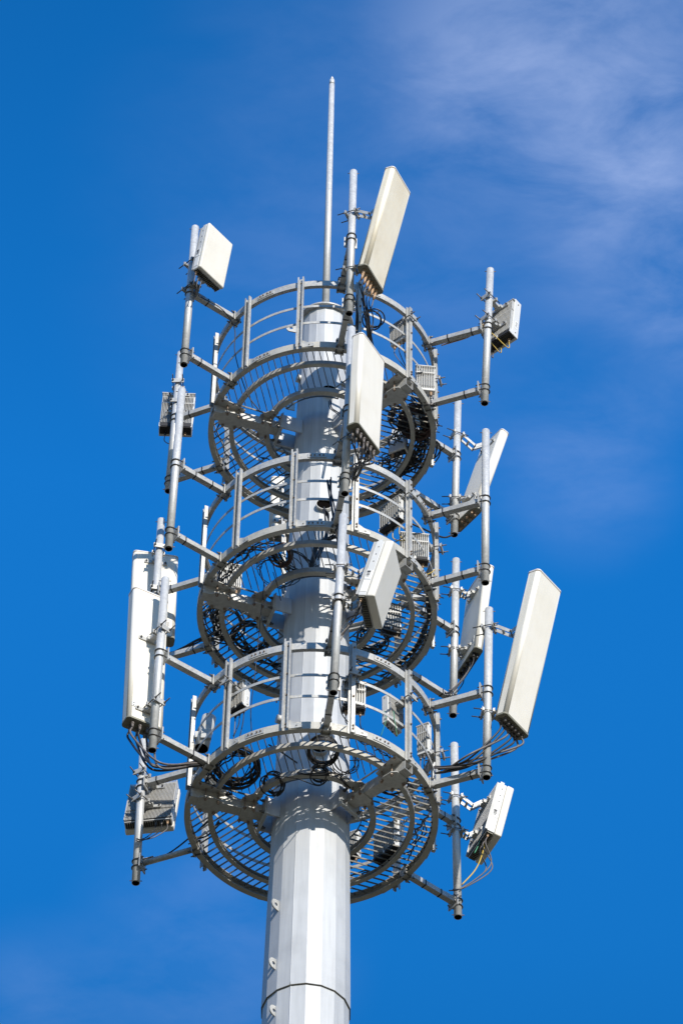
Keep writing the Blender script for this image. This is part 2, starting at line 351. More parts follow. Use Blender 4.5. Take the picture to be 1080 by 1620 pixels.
# ------------------------------------------------------------------ service platforms
POSTS = [(-161, 0), (-132, 0), (-102.5, 0), (-73, 1), (-43, 1), (-13, 1), (17, 1), (47, 0), (77, 0), (107, 0), (146, 0)]
ARMS = [-163, -42, 77]
def hexbolt(mb, p, r=.016, h=.03, d=Vector((0, 0, -1))):
    p = Vector(p); mb.cyl(p, p+d*h, r, 6, smooth=False); mb.cyl(p+d*h, p+d*(h*1.9), r*.55, 6, smooth=False)
def platform(k, label):
    z, h = ZL[k], HR[k]
    P = thing('service_platform', label, 'platform', (0, 0, z), 'round steel platforms up the mast')
    # floor rings: vertical band with a bottom flange
    mb = MB(); mb.arc(z, z+.115, 1.488, 1.50, n=120); mb.arc(z, z+.010, 1.430, 1.4875, n=120); mb.arc(z+.106, z+.115, 1.430, 1.4875, n=120); put('outer_floor_ring', mb, 'ringsteel', P)
    mb = MB(); mb.arc(z+.004, z+.072, 1.210, 1.222, n=108); mb.arc(z+.004, z+.012, 1.164, 1.2095, n=108); mb.arc(z+.064, z+.072, 1.164, 1.2095, n=108); put('middle_floor_ring', mb, 'ringsteel', P)
    mb = MB(); mb.arc(z-.002, z+.082, .752, .765, n=72); mb.arc(z-.002, z+.008, .695, .7515, n=72); mb.arc(z+.073, z+.082, .695, .7515, n=72); put('inner_floor_ring', mb, 'ringsteel', P)
    # handrail
    mb = MB(); mb.arc(z+h-.108, z+h, 1.490, 1.50, n=120); mb.arc(z+h-.108, z+h-.100, 1.450, 1.4895, n=120)
    mb.arc(z+h-.008, z+h, 1.450, 1.4895, n=120); put('top_rail', mb, 'galv', P)
    for q in (.60, .32) if False else (.645, .355):
        zz = z+.115+(h-.22)*q+.02
        mb = MB(); mb.arc(zz-.022, zz+.022, 1.465, 1.472, n=120); put('mid_rail', mb, 'galv', P)
    for a in [(-117, -58, 30), (-92, -28, 60), (-122, -66, 150)][k]:
        for zz, hh_ in ((z+.0575, .075), (z+h-.054, .07)):
            mb = MB(); mb.arc(zz-hh_/2, zz+hh_/2, 1.5005, 1.508, a-4.5, a+4.5, 6); mb.cur = 'bolt'
            for b in (-3, -1.2, 1.2, 3): hexbolt(mb, pol(1.507, a+b, zz), .012, .010, pol(1, a+b))
            put('splice_plate', mb, 'galv', P)
    for a, typ in POSTS:
        X, T, Zv = pol(1, a), pol(1, a+90), Vector((0, 0, 1)); c_ = pol(1.505, a); hgt = h+.06; zc = z+h/2+.01
        mb = MB()
        if typ == 0:       # open channel, flanges outwards
            mb.box(c_+X*.004+Zv*zc, (.006, .070, hgt), (X, T, Zv))
            for s_ in (-1, 1):
                mb.box(c_+X*.028+T*s_*.038+Zv*zc, (.045, .006, hgt), (X, T, Zv))
                mb.box(c_+X*.0475+T*s_*.028+Zv*zc, (.006, .0135, hgt), (X, T, Zv))
        else:
            mb.box(c_+X*.022+Zv*zc, (.044, .048, hgt), (X, T, Zv))
            mb.box(c_+X*.004-T*.038+Zv*zc, (.006, .028, hgt), (X, T, Zv))
        mbp = mb; mb = MB(); x = 1.505+(.052 if typ else .008)
        for zz in (z+.035, z+.085, z+.115+(h-.22)*.355+.02, z+.115+(h-.22)*.645+.02, z+h-.05):
            hexbolt(mb, pol(x-.008, a, zz), .013, .012, X)
        mbp.join(mb, 'bolt'); put('rail_post', mbp, 'galv', P)
        mb = MB()          # foot gusset
        mb.plate([(.04, 0), (.19, 0), (.19, .05), (.10, .10), (.04, .14)], pol(1.5035, a, z+.01), T, Zv, .006)
        hexbolt(mb, pol(1.505, a+5, z+.05), .013, .010, X); put('foot_gusset', mb, 'galv', P)
    # grating, three sectors of parallel bars
    for s_ in range(3):
        a0 = ARMS[s_]; bis = a0+60.5; U, V = pol(1, bis), pol(1, bis-90); mb = MB(); t = -1.27; ends = []
        while t <= 1.271:
            lo = abs(t)/math.tan(R(60))+.09/math.sin(R(60)); core = math.sqrt(max(0, .60**2-t*t)) if abs(t) < .60 else 0
            if abs(t) > .40: core = math.sqrt(max(0, .70**2-t*t)) if abs(t) < .70 else 0
            lo = max(lo, core); hi = math.sqrt(1.452**2-t*t)
            if hi-lo > .06:
                a = U*lo+V*t; b = U*hi+V*t
                mb.beam((a.x, a.y, z+.098), (b.x, b.y, z+.092), .0085, .022)
                if abs(t) <= .40: ends.append(Vector((a.x, a.y, z+.098)))
            t += .0868
        for a, b in zip(ends, ends[1:]): mb.beam(a, b, .007, .024)
        # toe strips along the sector's two straight sides
        for sg in (-1, 1):
            t0, t1 = .62*math.sin(R(60)), 1.46*math.sin(R(58.5))
            pa = U*(.66*math.cos(R(57)))+V*sg*.66*math.sin(R(54)); pb = U*(1.47*math.cos(R(57)))+V*sg*1.47*math.sin(R(57))
            mb.beam((pa.x, pa.y, z+.098), (pb.x, pb.y, z+.092), .008, .026)
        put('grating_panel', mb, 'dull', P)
    # support arms
    for a in ARMS:
        X, T, Zv = pol(1, a), pol(1, a+90), Vector((0, 0, 1)); rt = rad(z)+.013
        wd, ht, wl = .135, .135, .008; zc = z-.018-ht/2; mb = MB(); x0, x1 = .612, 1.50; L_ = x1-x0; xm = (x0+x1)/2
        for s_ in (-1, 1):
            mb.box(X*xm+T*s_*(wd/2-wl/2)+Zv*zc, (L_, wl, ht), (X, T, Zv))
            mb.box(X*xm+Zv*(zc+s_*(ht/2-wl/2)), (L_, wd-2*wl-.001, wl), (X, T, Zv))
        arm = put('support_arm', mb, 'galv', P)
        mb = MB(); mbo = MB(); mbi = MB()
        mbo.plate([(1.09, -.11), (1.30, -.17), (1.46, -.19), (1.46, .19), (1.30, .17), (1.09, .11)], Zv*(z-.009), X, T, .014)
        mbi.plate([(.70, -.09), (.66, -.20), (.76, -.22), (.88, -.10), (.88, .10), (.76, .22), (.66, .20), (.70, .09)], Zv*(z-.010), X, T, .013)
        mb = MB(); zb = z-.018-ht-.008
        co = MB(); ci = MB(); co.plate([(1.12, -.10), (1.22, -.13), (1.34, -.13), (1.40, -.09), (1.40, .09), (1.34, .13), (1.22, .13), (1.12, .10)], Zv*zb, X, T, .012)
        ci.plate([(.71, -.09), (.74, -.13), (.83, -.13), (.87, -.08), (.87, .08), (.83, .13), (.74, .13), (.71, .09)], Zv*zb, X, T, .012)
        for r_, t_ in ((1.17, .095), (1.17, -.095), (1.33, .105), (1.33, -.105), (.74, .11), (.74, -.11), (.85, .11), (.85, -.11)):
            q = X*r_+T*t_; mb = co if r_ > 1 else ci; mb.cur = 'bolt'; mb.cyl(q+Zv*(z+.03), q+Zv*(zb-.05), .010, 8); mb.cyl(q+Zv*(zb-.006), q+Zv*(zb-.030), .020, 6, smooth=False)
        for r_, t_ in ((1.42, .165), (1.42, -.165), (1.27, .155), (1.27, -.155), (.71, .165), (.71, -.165)):
            mb = mbo if r_ > 1 else mbi; mb.cur = 'bolt'; hexbolt(mb, X*r_+T*t_+Zv*(z-.016), .014, .014)
        for q in (mbo, mbi): put('gusset_plate', q, 'galv', P)
        for q in (co, ci): put('clamp_plate', q, 'galv', P)
        # bracket on the tower wall: two cheek plates and an end plate
        mb = MB(); hh = .27; zc2 = zc-.01
        for s_ in (-1, 1):
            mb.box(X*((rt-.03+.585)/2)+T*s_*.145+Zv*zc2, (.585-rt+.03, .016, hh), (X, T, Zv))
        mb.box(X*.5925+Zv*zc2, (.014, .36, hh+.03), (X, T, Zv)); mb.box(X*.608+Zv*zc2, (.016, .33, hh+.01), (X, T, Zv))
        mb.cur = 'clamp'
        for s_ in (-1, 1):
            for u_ in (-1, 1):
                q = X*.617+T*s_*.125+Zv*(zc2+u_*.09); hexbolt(mb, q, .022, .03, X); hexbolt(mb, q-X*.035, .022, .03, -X)
        put('wall_bracket', mb, 'tower', P)
    return P
platform(0, 'lowest of the three round railed steel platforms, hung with black cable coils')
platform(1, 'middle round railed steel platform, just below the round cable hole in the mast')
platform(2, 'topmost round railed steel platform under the lightning rod')

# ------------------------------------------------------------------ outrigger pole mounts
POLE = {}
def strap(mbs, c_, r, az):
    """pair of U bolts round a pole, legs towards az"""
    X, T = pol(1, az), pol(1, az+90)
    for mb, dz in zip(mbs, (-.052, .052)):
        pts = [c_-X*0+T*(-(r+.008))+X*.07]+[c_+T*(r+.008)*-math.cos(t)-X*(r+.008)*math.sin(t) for t in [math.pi*i/12 for i in range(13)]]+[c_+T*(r+.008)+X*.07]
        mb.tube([p+Vector((0, 0, dz)) for p in pts], .0085, 6)
def mount(name, k, az, top, bot, Y, label, r=.050):
    z, h = ZL[k], HR[k]; pt, pb = py(top[0], top[1], Y), py(bot[0], bot[1], Y)
    T_ = thing('pole_mount', label, 'mounting pole', (pb.x, pb.y, pb.z), 'vertical mounting poles held out from the platforms')
    at = lambda zz: pb.lerp(pt, (zz-pb.z)/(pt.z-pb.z))
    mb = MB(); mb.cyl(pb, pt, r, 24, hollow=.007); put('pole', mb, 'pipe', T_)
    for zz in (z+h-.055, z+.055):
        c_ = at(zz); a = math.degrees(math.atan2(c_.y, c_.x)); X, Tn, Zv = pol(1, a), pol(1, a+90), Vector((0, 0, 1)); rr = math.hypot(c_.x, c_.y)
        mb = MB(); s0, s1 = pol(1.525, a, zz), pol(rr-r-.034, a, zz)
        if k == 0 and zz < z+h/2 and az == 158: mb.cyl(s0, s1, .038, 16)
        else: mb.beam(s0, s1, .074, .074)
        mb.cur = 'cable'
        for f in (.30+random.uniform(-.1, .1), .72+random.uniform(-.1, .1)):
            q = s0.lerp(s1, f)
            if random.random() < .6: mb.box(q, (.016, .081, .081), (X, Tn, Zv))
        arm = put('outrigger_arm', mb, 'galv', T_)
        mb = MB(); mb.box(pol(rr-r-.022, a, zz), (.014, .17, .21), (X, Tn, Zv)); mb.box(pol(rr-r-.034, a, zz+.0), (.012, .10, .13), (X, Tn, Zv))
        mb.plate([(-.14, -.037), (0, -.037), (0, .037), (-.14, .037)], pol(rr-r-.036, a, zz+.041), X, Tn, .006)
        put('clamp_plate', mb, 'galv', T_); mb = MB()
        mb.box(pol(1.512, a, zz), (.014, .12, .17), (X, Tn, Zv)); mb.box(pol(1.425, a, zz), (.014, .12, .17), (X, Tn, Zv))
        mb.cur = 'clamp'; ub = [MB(), MB()]; strap(ub, c_, r, a+180)
        for s_ in (-1, 1):
            for u_ in (-1, 1):
                q = X*0+pol(1.40, a, zz+u_*.066)+Tn*s_*.045; mb.cyl(q, q+X*.165, .009, 6); mb.cyl(q+X*.12, q+X*.138, .017, 6, smooth=False); mb.cyl(q+X*.004, q+X*.016, .017, 6, smooth=False)
            q = c_+Tn*s_*(r+.008)-X*.075
            for mbu, dz in zip(ub, (-.052, .052)): mbu.cyl(q+Zv*dz, q+Zv*dz-X*.035, .0085, 6); mbu.cyl(q+Zv*dz+X*.008, q+Zv*dz-X*.008, .016, 6, smooth=False)
        put('ring_clamp', mb, 'galv', T_)
        for q in ub: put('u_bolt', q, 'clamp', T_)
    for q, d in ((pt, -1), (pb, 1)):
        mb = MB(); mb.cyl(q+Vector((-.075, 0, d*.035)), q+Vector((.075, 0, d*.035)), .006, 6)
        put('end_pin', mb, 'bolt', T_)
    POLE[name] = (pb, pt, r); return T_
Yf = {-144: -1.28, 158: .90, -21: -.83, 38: 1.42, -82: -2.24}
mount('P1', 2, -144, (309, 360), (291, 577), Yf[-144], 'pole at the front left of the top platform, carrying the small square antenna')
mount('P2', 1, -144, (288, 617), (267, 868), Yf[-144], 'bare pole at the front left of the middle platform, overlapping the left finned radio')
mount('P3', 2, 158, (286.5, 559), (266.5, 777), Yf[158], 'pole at the rear left of the top platform with the finned radio behind it')
mount('P4', 1, 158, (255.5, 823), (238, 1062), Yf[158], 'rear left pole of the middle platform carrying the panel half hidden behind another')
mount('P5', 0, -144, (262, 916), (241, 1187), Yf[-144], 'front left pole of the lowest platform holding the long white panel seen from behind')
mount('P7', 0, 158, (228, 1172), (215, 1397), Yf[158], 'rear left pole of the lowest platform with a wide finned unit on it')
mount('P8', 2, -82, (559, 272), (552, 496), Yf[-82], 'highest pole, in front of the top platform, beside the tall tilted cream panel')
mount('P9', 1, -82, (556, 520), (545, 781), Yf[-82], 'pole in front of the mast holding the upright cream panel over the top platform')
mount('P10', 0, -82, (543, 816), (527, 1096), Yf[-82], 'front pole of the lowest platform holding the boxy tilted antenna')
mount('P11', 2, -21, (775, 427), (766, 638), Yf[-21], 'right hand pole of the top platform with a finned box on its outer side')
mount('P12', 2, 38, (724, 636), (718, 846), Yf[38], 'rear right pole of the top platform holding the steeply tilted white panel')
mount('P13', 1, -21, (768, 682), (767, 922), Yf[-21], 'bare pole right of the middle platform, crossing before the tilted white panel')
mount('P14', 1, 38, (721, 886), (716, 1132), Yf[38], 'rear right pole of the middle platform with a shaded panel on its right')
mount('P15', 0, -21, (773, 964), (769, 1230), Yf[-21], 'right hand pole of the lowest platform holding the largest leaning panel')
mount('P16', 0, 38, (718, 1178), (724, 1451), Yf[38], 'rear right pole of the lowest platform, lowest pole of all, with a tilted white box')
# ------------------------------------------------------------------ antennas and radios
def axes(az, tilt, roll):
    a, t, q = R(az), R(tilt), R(roll)
    Y = Vector((math.cos(a), math.sin(a), 0)); Z = Vector((0, 0, 1)); X = Y.cross(Z)
    Y2 = Y*math.cos(t)-Z*math.sin(t); Z2 = Z*math.cos(t)+Y*math.sin(t)
    return X*math.cos(q)+Z2*math.sin(q), Y2, Z2*math.cos(q)-X*math.sin(q)
FIT = {
'A1':(0.731,-2.414,41.189,-27.7,11.4,-0.1,0.520,0.150,1.932),
'A2':(0.526,-2.425,37.774,-32.0,1.7,0.1,0.574,0.167,1.727),
'A15':(2.550,-0.974,34.706,-38.9,13.0,1.1,0.485,0.180,2.291),
'A10':(0.711,-2.283,34.414,-11.9,13.4,0.3,0.540,0.239,0.968),
'A1L':(-1.520,-1.542,41.639,-41.1,7.7,0.3,0.482,0.165,0.885),
'A12':(2.177,1.529,40.863,35.5,14.1,-0.7,0.498,0.137,2.004),
'A14':(2.058,1.470,37.933,23.3,6.1,-0.5,0.600,0.125,1.677),
'A5':(-2.027,-1.030,34.310,118.0,2.1,0.2,0.473,0.186,2.330),
'A4':(-2.128,1.170,37.881,99.3,4.4,0.4,0.598,0.161,1.707),
'A7':(-1.950,1.170,34.064,80.3,15.2,0.2,0.603,0.217,0.920),
'A3':(-1.989,1.150,41.642,90.3,5.7,-0.9,0.451,0.179,0.885),
'A11':(2.371,-0.620,41.534,49.0,6.9,-0.2,0.444,0.177,0.856),
'A16':(2.206,1.539,34.320,22.7,11.7,-0.9,0.577,0.231,0.927),
'R1':(0.974,-0.886,40.973,48.5,-0.1,0.4,0.250,0.11,0.415),
'R3':(0.908,-0.886,37.296,45.0,-0.6,-0.2,0.363,0.124,0.464),
'R5':(0.932,-0.886,33.681,140.0,1.3,-0.4,0.266,0.13,0.465),
'R7':(-0.887,-0.950,33.825,47.3,0.3,0.1,0.224,0.127,0.449),
'R10':(0.93,0.70,33.12,40.9,0,0,0.40,0.15,0.46),
'R11':(0.937,0.380,36.85,42.6,-1.6,-0.9,0.16,0.172,0.432),
}
def clampblock(mb, mb2, c_, r, dirv, wdt=.17):
    """two jaws round a pole and long threaded rods"""
    d = Vector((dirv.x, dirv.y, 0)).normalized(); t = Vector((-d.y, d.x, 0)); Z = Vector((0, 0, 1))
    for s_ in (-1, 1): 
        mb.box(c_+d*s_*(r+.012), (.022, wdt, .05), (d, t, Z)); mb.box(c_+d*s_*(r+.024), (.004, wdt, .075), (d, t, Z))
    for s_ in (-1, 1):
        q = c_+t*s_*(wdt/2-.018); mb2.cyl(q-d*(r+.13), q+d*(r+.09), .0075, 6)
        for e in (-(r+.03), r+.03): mb2.cyl(q+d*(e-.012), q+d*(e+.012), .015, 6, smooth=False)
def bracket(T_, c_, A, d, w_, hh, pole, far=False):
    X, Y, Z = A; pb, pt, r = pole; B = c_+Z*hh-Y*(d/2)
    f = max(0.02, min(.98, (B.z-pb.z)/(pt.z-pb.z))); 
    pp = pb.lerp(pt, f) if pb.z < B.z < pt.z else (pt-Vector((0, 0, .12)) if B.z >= pt.z else pb+Vector((0, 0, .10)))
    dv = B-pp; dv.z = 0
    if dv.length < .02: dv = Y.copy(); dv.z = 0
    dv.normalize(); mb, mb2 = MB(), MB(); clampblock(mb, mb2, pp, r, dv)
    # strap plate on the antenna back
    mb.box(B-Y*.008, (min(.30, w_*.75), .014, .055), A); mb.box(B-Y*.03, (.11, .045, .05), A)
    for s_ in (-1, 1): hexbolt(mb2, B-Y*.015+X*s_*min(.125, w_*.3), .014, .014, -Y)
    a = pp+dv*(r+.03); b = B-Y*.05; tt = Vector((-dv.y, dv.x, 0))
    if (b-a).length > .12:      # folding scissor arm with an elbow
        sag = .42*(b-a).length if far else .22*(b-a).length
        e = a.lerp(b, .5)+Vector((0, 0, -sag))
        for s_ in (-1, 1):
            mb.beam(a+tt*s_*.045, e+tt*s_*.045, .008, .045); mb.beam(e+tt*s_*.033, b+tt*s_*.033, .008, .045)
        mb.beam(a.lerp(e, .5)-tt*.045, a.lerp(e, .5)+tt*.045, .03, .012)
        for q in (a, e, b): mb2.cyl(q-tt*.065, q+tt*.065, .009, 8)
    else: mb.beam(a, b+Y*.01, .06, .06)
    put('bracket', mb.join(mb2, 'clamp'), 'galv', T_)
def conn(mbs, c_, dn, r, ln, boot):
    mbs.cyl(c_, c_+dn*ln*.35, r*1.25, 8, smooth=False); mbs.cyl(c_+dn*ln*.35, c_+dn*ln, r, 10, r2=r*.8)
CON = {}
def start(name, key, label, cat, group):
    f = FIT[key]; A = axes(*f[3:6]); c_ = Vector(f[:3]); w_, d, h = f[6:]
    T_ = thing(name, label, cat, c_-A[2]*h/2, group); return T_, A, c_, w_, d, h
def panel(key, pole, label, ncon=6, boot='tan', rows=1, clen=.10, hts=(.30, -.40), far=True, skin='radome'):
    T_, A, c_, w_, d, h = start('panel_antenna', key, label, 'antenna', 'long flat cell antennas'); X, Y, Z = A
    mb = MB(); mb.rbox(c_+Z*.006, (w_, d, h-.012), A, min(.048, d*.33), 6, 'front'); put('radome', mb, skin, T_)
    mb = MB(); mb.rbox(c_+Z*(h/2+.006), (w_+.006, d+.006, .022), A, min(.047, d*.32), 4, 'front'); mb.cur = 'tan'; mb.rbox(c_+Z*(h/2-.0065), (w_+.007, d+.007, .004), A, min(.047, d*.32), 4, 'front'); put('top_cap', mb, 'chassis', T_)
    mb = MB(); mb.rbox(c_-Z*(h/2-.004), (w_+.004, d+.004, .028), A, min(.047, d*.32), 4, 'front')
    for i in range(8): hexbolt(mb, c_-Z*(h/2+.01)+X*(w_*(-.42+.12*i))+Y*d*.36*(1 if i % 2 else -1), .008, .006, -Z)
    put('bottom_cap', mb, 'base', T_)
    pts = []
    for q in range(rows):
        for i in range(ncon):
            x = (-.5+(i+.5)/ncon)*w_*.82; y = d*(0 if rows == 1 else (-.2+.4*q)); p_ = c_-Z*(h/2+.01)+X*x+Y*y
            mb = MB(); conn(mb, p_, -Z, .019, clen, boot); put('connector', mb, boot, T_); pts.append(p_-Z*clen)
    mb = MB(); q = c_-Z*h*.40-X*w_*.36-Y*(d/2+.003)
    mb.box(q, (.05, .006, .075), A); mb.cur = 'ink'
    for u_ in (-1, 1): mb.cyl(q+Z*u_*.02-Y*.003, q+Z*u_*.02-Y*.0045, .008, 8)
    put('type_plate', mb, 'chassis', T_)
    mb = MB(); q = c_-Z*h*.36+X*w_*.33-Y*(d/2+.0015); mb.box(q, (.05, .003, .12), A); mb.cur = 'ink'
    for u_ in range(6): mb.box(q+Z*(.045-.016*u_)-Y*.0022, (.034-.005*(u_ % 3), .001, .006), A)
    put('sticker', mb, 'white', T_)
    for hh in hts: bracket(T_, c_, A, d, w_, hh*h, POLE[pole], far and hh > 0)
    CON[key] = (pts, A, c_, w_, d, h); return T_
panel('A1', 'P8', 'tall cream panel leaning right at the very top, with tan plugs under it', 6, 'tan', 1, .19, (.28, -.36), skin='aged')
panel('A2', 'P9', 'upright cream panel in front of the mast, with grey plugs and cables under it', 6, 'cableg', 2, .12, (.25, -.40), False)
panel('A15', 'P15', 'largest cream panel, leaning outward at the lower right with looping cables', 6, 'cableg', 2, .06, (.25, -.42))
panel('A12', 'P12', 'steeply tilted white panel seen from behind, crossed by a bare pole on the right', 4, 'tan', 2, .06, (.40, -.30))
panel('A14', 'P14', 'white panel with a shaded blue grey back and sunlit edge, left of the largest panel', 5, 'cable', 2, .08, (.30, -.38))
panel('A5', 'P5', 'long white panel seen from behind, lowest and nearest of the two on the left', 4, 'cableg', 2, .10, (.12, -.42), False)
panel('A4', 'P4', 'white panel at far left, partly hidden behind a longer panel', 3, 'cable', 2, .06, (.38, -.1), False)

def fins(mb, c_, A, w_, h, d, n, th=.006, x0=-.5, x1=.5):
    X, Y, Z = A
    for i in range(n):
        x = (x0+(x1-x0)*(i+.5)/n)*w_; mb.box(c_+X*x, (th, d, h), A)
def aau(key, pole, label, slab=.45, nf=26, hts=(.30, -.34), mark='bars', far=True):
    """boxy active antenna: cream front cover, grey chassis, finned back"""
    T_, A, c_, w_, d, h = start('active_antenna', key, label, 'antenna', 'boxy active antennas'); X, Y, Z = A
    ds = d*slab; mb = MB(); mb.rbox(c_+Y*(d/2-ds/2), (w_, ds, h), A, .022, 4); put('front_cover', mb, 'radome', T_)
    dc = d*(1-slab)*.72; yc = d/2-ds-dc/2-.004
    mb = MB(); mb.rbox(c_+Y*yc, (w_-.016, dc, h-.03), A, .006, 2); ch = put('chassis', mb, 'chassis', T_)
    mb = MB(); yb = yc-dc/2; df = d/2+yb
    fins(mb, c_+Y*(-d/2+df/2)+Z*h*.115, A, w_-.03, h*.70, df, nf); fins(mb, c_+Y*(-d/2+df*.72)-Z*h*.35, A, w_-.03, h*.225, df*.55, nf)
    for s_ in (-1, 1): mb.box(c_+Y*(-d/2+df/2)+X*s_*(w_/2-.012), (.010, df, h*.94), A)
    put('heat_sink', mb, 'fin', T_)
    mb = MB(); mb.box(c_+Y*(yb-.004)-Z*h*.36, (w_-.04, .006, h*.22), A); put('port_recess_shade', mb, 'dark', T_)  # black panel on the flat back paints the shade of a recess
    mb = MB()
    for i in range(int(h/.02)-2) if False else range(0): pass
    # underside: dark ribs
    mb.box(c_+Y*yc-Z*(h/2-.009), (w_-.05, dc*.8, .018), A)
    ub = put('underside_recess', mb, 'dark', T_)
    mb = MB()
    for i in range(int(w_/.03)): mb.box(c_+Y*yc-Z*(h/2+.002)+X*(-w_/2+.05+i*.028), (.006, dc*.75, .012), A)
    put('ribs', mb, 'base', ub)
    # side door with printed label on both sides
    for s_ in (-1, 1):
        xs = s_*(w_/2-.008+.0015); mb = MB(); mb.box(c_+Y*(yc)-Z*h*.12+X*xs, (.004, dc*.86, h*.16), A)
        mb.box(c_+Y*(yc)-Z*h*.32+X*xs, (.003, dc*.86, h*.20), A); pl = put('side_door', mb, 'white', T_)
        mb = MB(); xs += s_*.003
        for q, (zz, hw, hh_) in enumerate(((-.068, .45, .030), (-.100, .40, .012), (-.124, .45, .012), (-.150, .38, .009))):
            mb.box(c_+Y*(yc-dc*.12)+Z*h*zz+X*xs, (.002, dc*hw, hh_), A)
        for q in range(3): mb.cyl(c_+Y*yc+Z*h*(.12+.13*q)+X*(xs-s_*.002), c_+Y*yc+Z*h*(.12+.13*q)+X*(xs+s_*.003), .006, 8)
        put('printed_label', mb, 'ink', pl)
        mb = MB(); mb.box(c_+Y*(yc-.01)+Z*(h*.485+.02)+X*s_*(w_/2-.03), (.012, .05, .05), A); put('lifting_tab', mb, 'chassis', T_)
    pts = []
    for i in range(3):
        p_ = c_-Z*(h/2)+X*(w_*(.40-.12*i))+Y*(yc-.01); mb = MB(); conn(mb, p_, -Z, .014, .06, ''); put('connector', mb, 'tan' if i == 0 else 'clamp', T_); pts.append(p_-Z*.06)
    for hh in hts: bracket(T_, c_, A, d, w_, hh*h, POLE[pole], far)
    CON[key] = (pts, A, c_, w_, d, h); return T_
aau('A10', 'P10', 'boxy tilted antenna with a dark barred side label, in front of the middle platform')
aau('A16', 'P16', 'white boxy antenna tilted out at the lower right, below all others', .42)
aau('A1L', 'P1', 'small square cream antenna at the top left, on the highest left pole', .34, 20, (.20, -.42), far=False)
aau('A7', 'P7', 'wide finned unit seen from behind at the lower left, below the long panel', .40, 34, (.30, -.2))

def rru(key, label, nf=14, pole=None, hts=(.28, -.2), group='finned radio units', front='chassis', cov=True, boots=None):
    T_, A, c_, w_, d, h = start('radio_unit', key, label, 'radio unit', group); X, Y, Z = A
    mb = MB(); mb.rbox(c_+Y*d*.14, (w_, d*.72, h), A, .008, 2); put('body', mb, front, T_)
    mb = MB(); fins(mb, c_-Y*(d*.36), A, w_-.01, h*.80, d*.28, nf, .0055); 
    mb.box(c_-Y*(d*.36)+Z*h*.16, (w_-.012, d*.2, .02), A); mb.box(c_-Y*(d*.36)+Z*h*.43, (w_+.004, d*.25, .014), A); put('heat_sink', mb, 'fin', T_)
    if cov:
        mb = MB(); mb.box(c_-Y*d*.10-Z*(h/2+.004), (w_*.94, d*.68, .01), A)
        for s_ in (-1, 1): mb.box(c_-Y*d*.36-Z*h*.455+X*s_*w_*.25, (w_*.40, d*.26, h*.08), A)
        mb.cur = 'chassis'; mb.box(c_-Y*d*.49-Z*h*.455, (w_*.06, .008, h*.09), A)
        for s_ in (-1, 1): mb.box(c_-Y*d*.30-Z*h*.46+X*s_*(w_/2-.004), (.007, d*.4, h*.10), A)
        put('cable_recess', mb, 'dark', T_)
    mb = MB(); u0 = c_+Z*h*.5+Y*d*.2; mb.tube([u0-X*w_*.22-Z*.01, u0-X*w_*.22+Z*.035, u0+X*w_*.22+Z*.035, u0+X*w_*.22-Z*.01], .006, 6); put('handle', mb, 'galv', T_)
    for s_ in (-1, 1):
        mb = MB(); q = c_+X*s_*(w_/2+.001)+Y*d*.15-Z*h*.18; mb.box(q, (.003, d*.30, h*.20), A); mb.cur = 'ink'
        for u_ in range(4): mb.box(q+X*s_*.002+Z*h*(.06-.035*u_), (.001, d*(.22-.03*(u_ % 3)), h*.012), A)
        mb.cur = 'clamp'
        for u_ in (-1, 1): mb.cyl(c_+X*s_*(w_/2-.002)+Y*d*.15+Z*h*.40*u_, c_+X*s_*(w_/2+.006)+Y*d*.15+Z*h*.40*u_, .009, 8)
        put('rating_plate', mb, 'white', T_)
    pts = []
    for i in range(3):
        p_ = c_-Z*(h/2)+X*w_*(-.3+.3*i)+Y*d*.1; mb = MB(); conn(mb, p_, -Z, .016, .07, ''); put('connector', mb, boots or ('cable' if i != 2 else 'tan'), T_); pts.append(p_-Z*.07)
    if pole:
        for hh in hts: bracket(T_, c_, A, d, w_, hh*h, POLE[pole])
    CON[key] = (pts, A, c_, w_, d, h); return T_
rru('A3', 'wide finned radio behind the two left poles below the square antenna', 22, 'P3', (.36, -.12))
rru('A11', 'finned radio with a bright side on the upper right pole', 20, 'P11', (.34, -.20))
# radios hung on the railings
def railclamp(T_, az, z, c_, d):
    c_ = Vector(c_[:3]); X = pol(1, az); mb, mb2 = MB(), MB(); pp = pol(1.53, az, z)
    clampblock(mb, mb2, pp, .042, X, .15); q = pol(1.47, az, z); e = Vector((c_.x, c_.y, z)); dd = (e-q)
    mb.beam(q, q+dd*max(.1, (dd.length-.06)/dd.length), .07, .06)
    put('rail_clamp', mb.join(mb2, 'clamp'), 'galv', T_)
G = 'finned radio units'
t = rru('R1', 'finned radio with tan plugs at the top platform railing, right of the upright panel', 10, boots='tan', cov=False); railclamp(t, -43, ZL[2]+1.22, FIT['R1'], .1)
t = rru('R3', 'squat finned radio with a yellow cable, hung on the middle platform railing', 10); railclamp(t, -43, ZL[1]+1.15, FIT['R3'], .1)
t = rru('R5', 'finned radio with green earth wires on the right of the lowest railing', 14, cov=False); railclamp(t, -43, ZL[0]+1.02, FIT['R5'], .1)
t = rru('R7', 'small white finned radio on the front left post of the lowest railing', 9); railclamp(t, -132, ZL[0]+1.10, FIT['R7'], .1)
def at_fit(key, cx, cy_, Y, az, w_, d, h, tilt=0):
    p_ = py(cx, cy_, Y); FIT[key] = (p_.x, p_.y, p_.z, az, tilt, 0, w_, d, h)
at_fit('R2', 672, 600, -.62, 95, .26, .12, .50); t = rru('R2', 'shaded finned radio at the far right post of the top railing', 11, cov=False); railclamp(t, -13, ZL[2]+.78, FIT['R2'], .1)
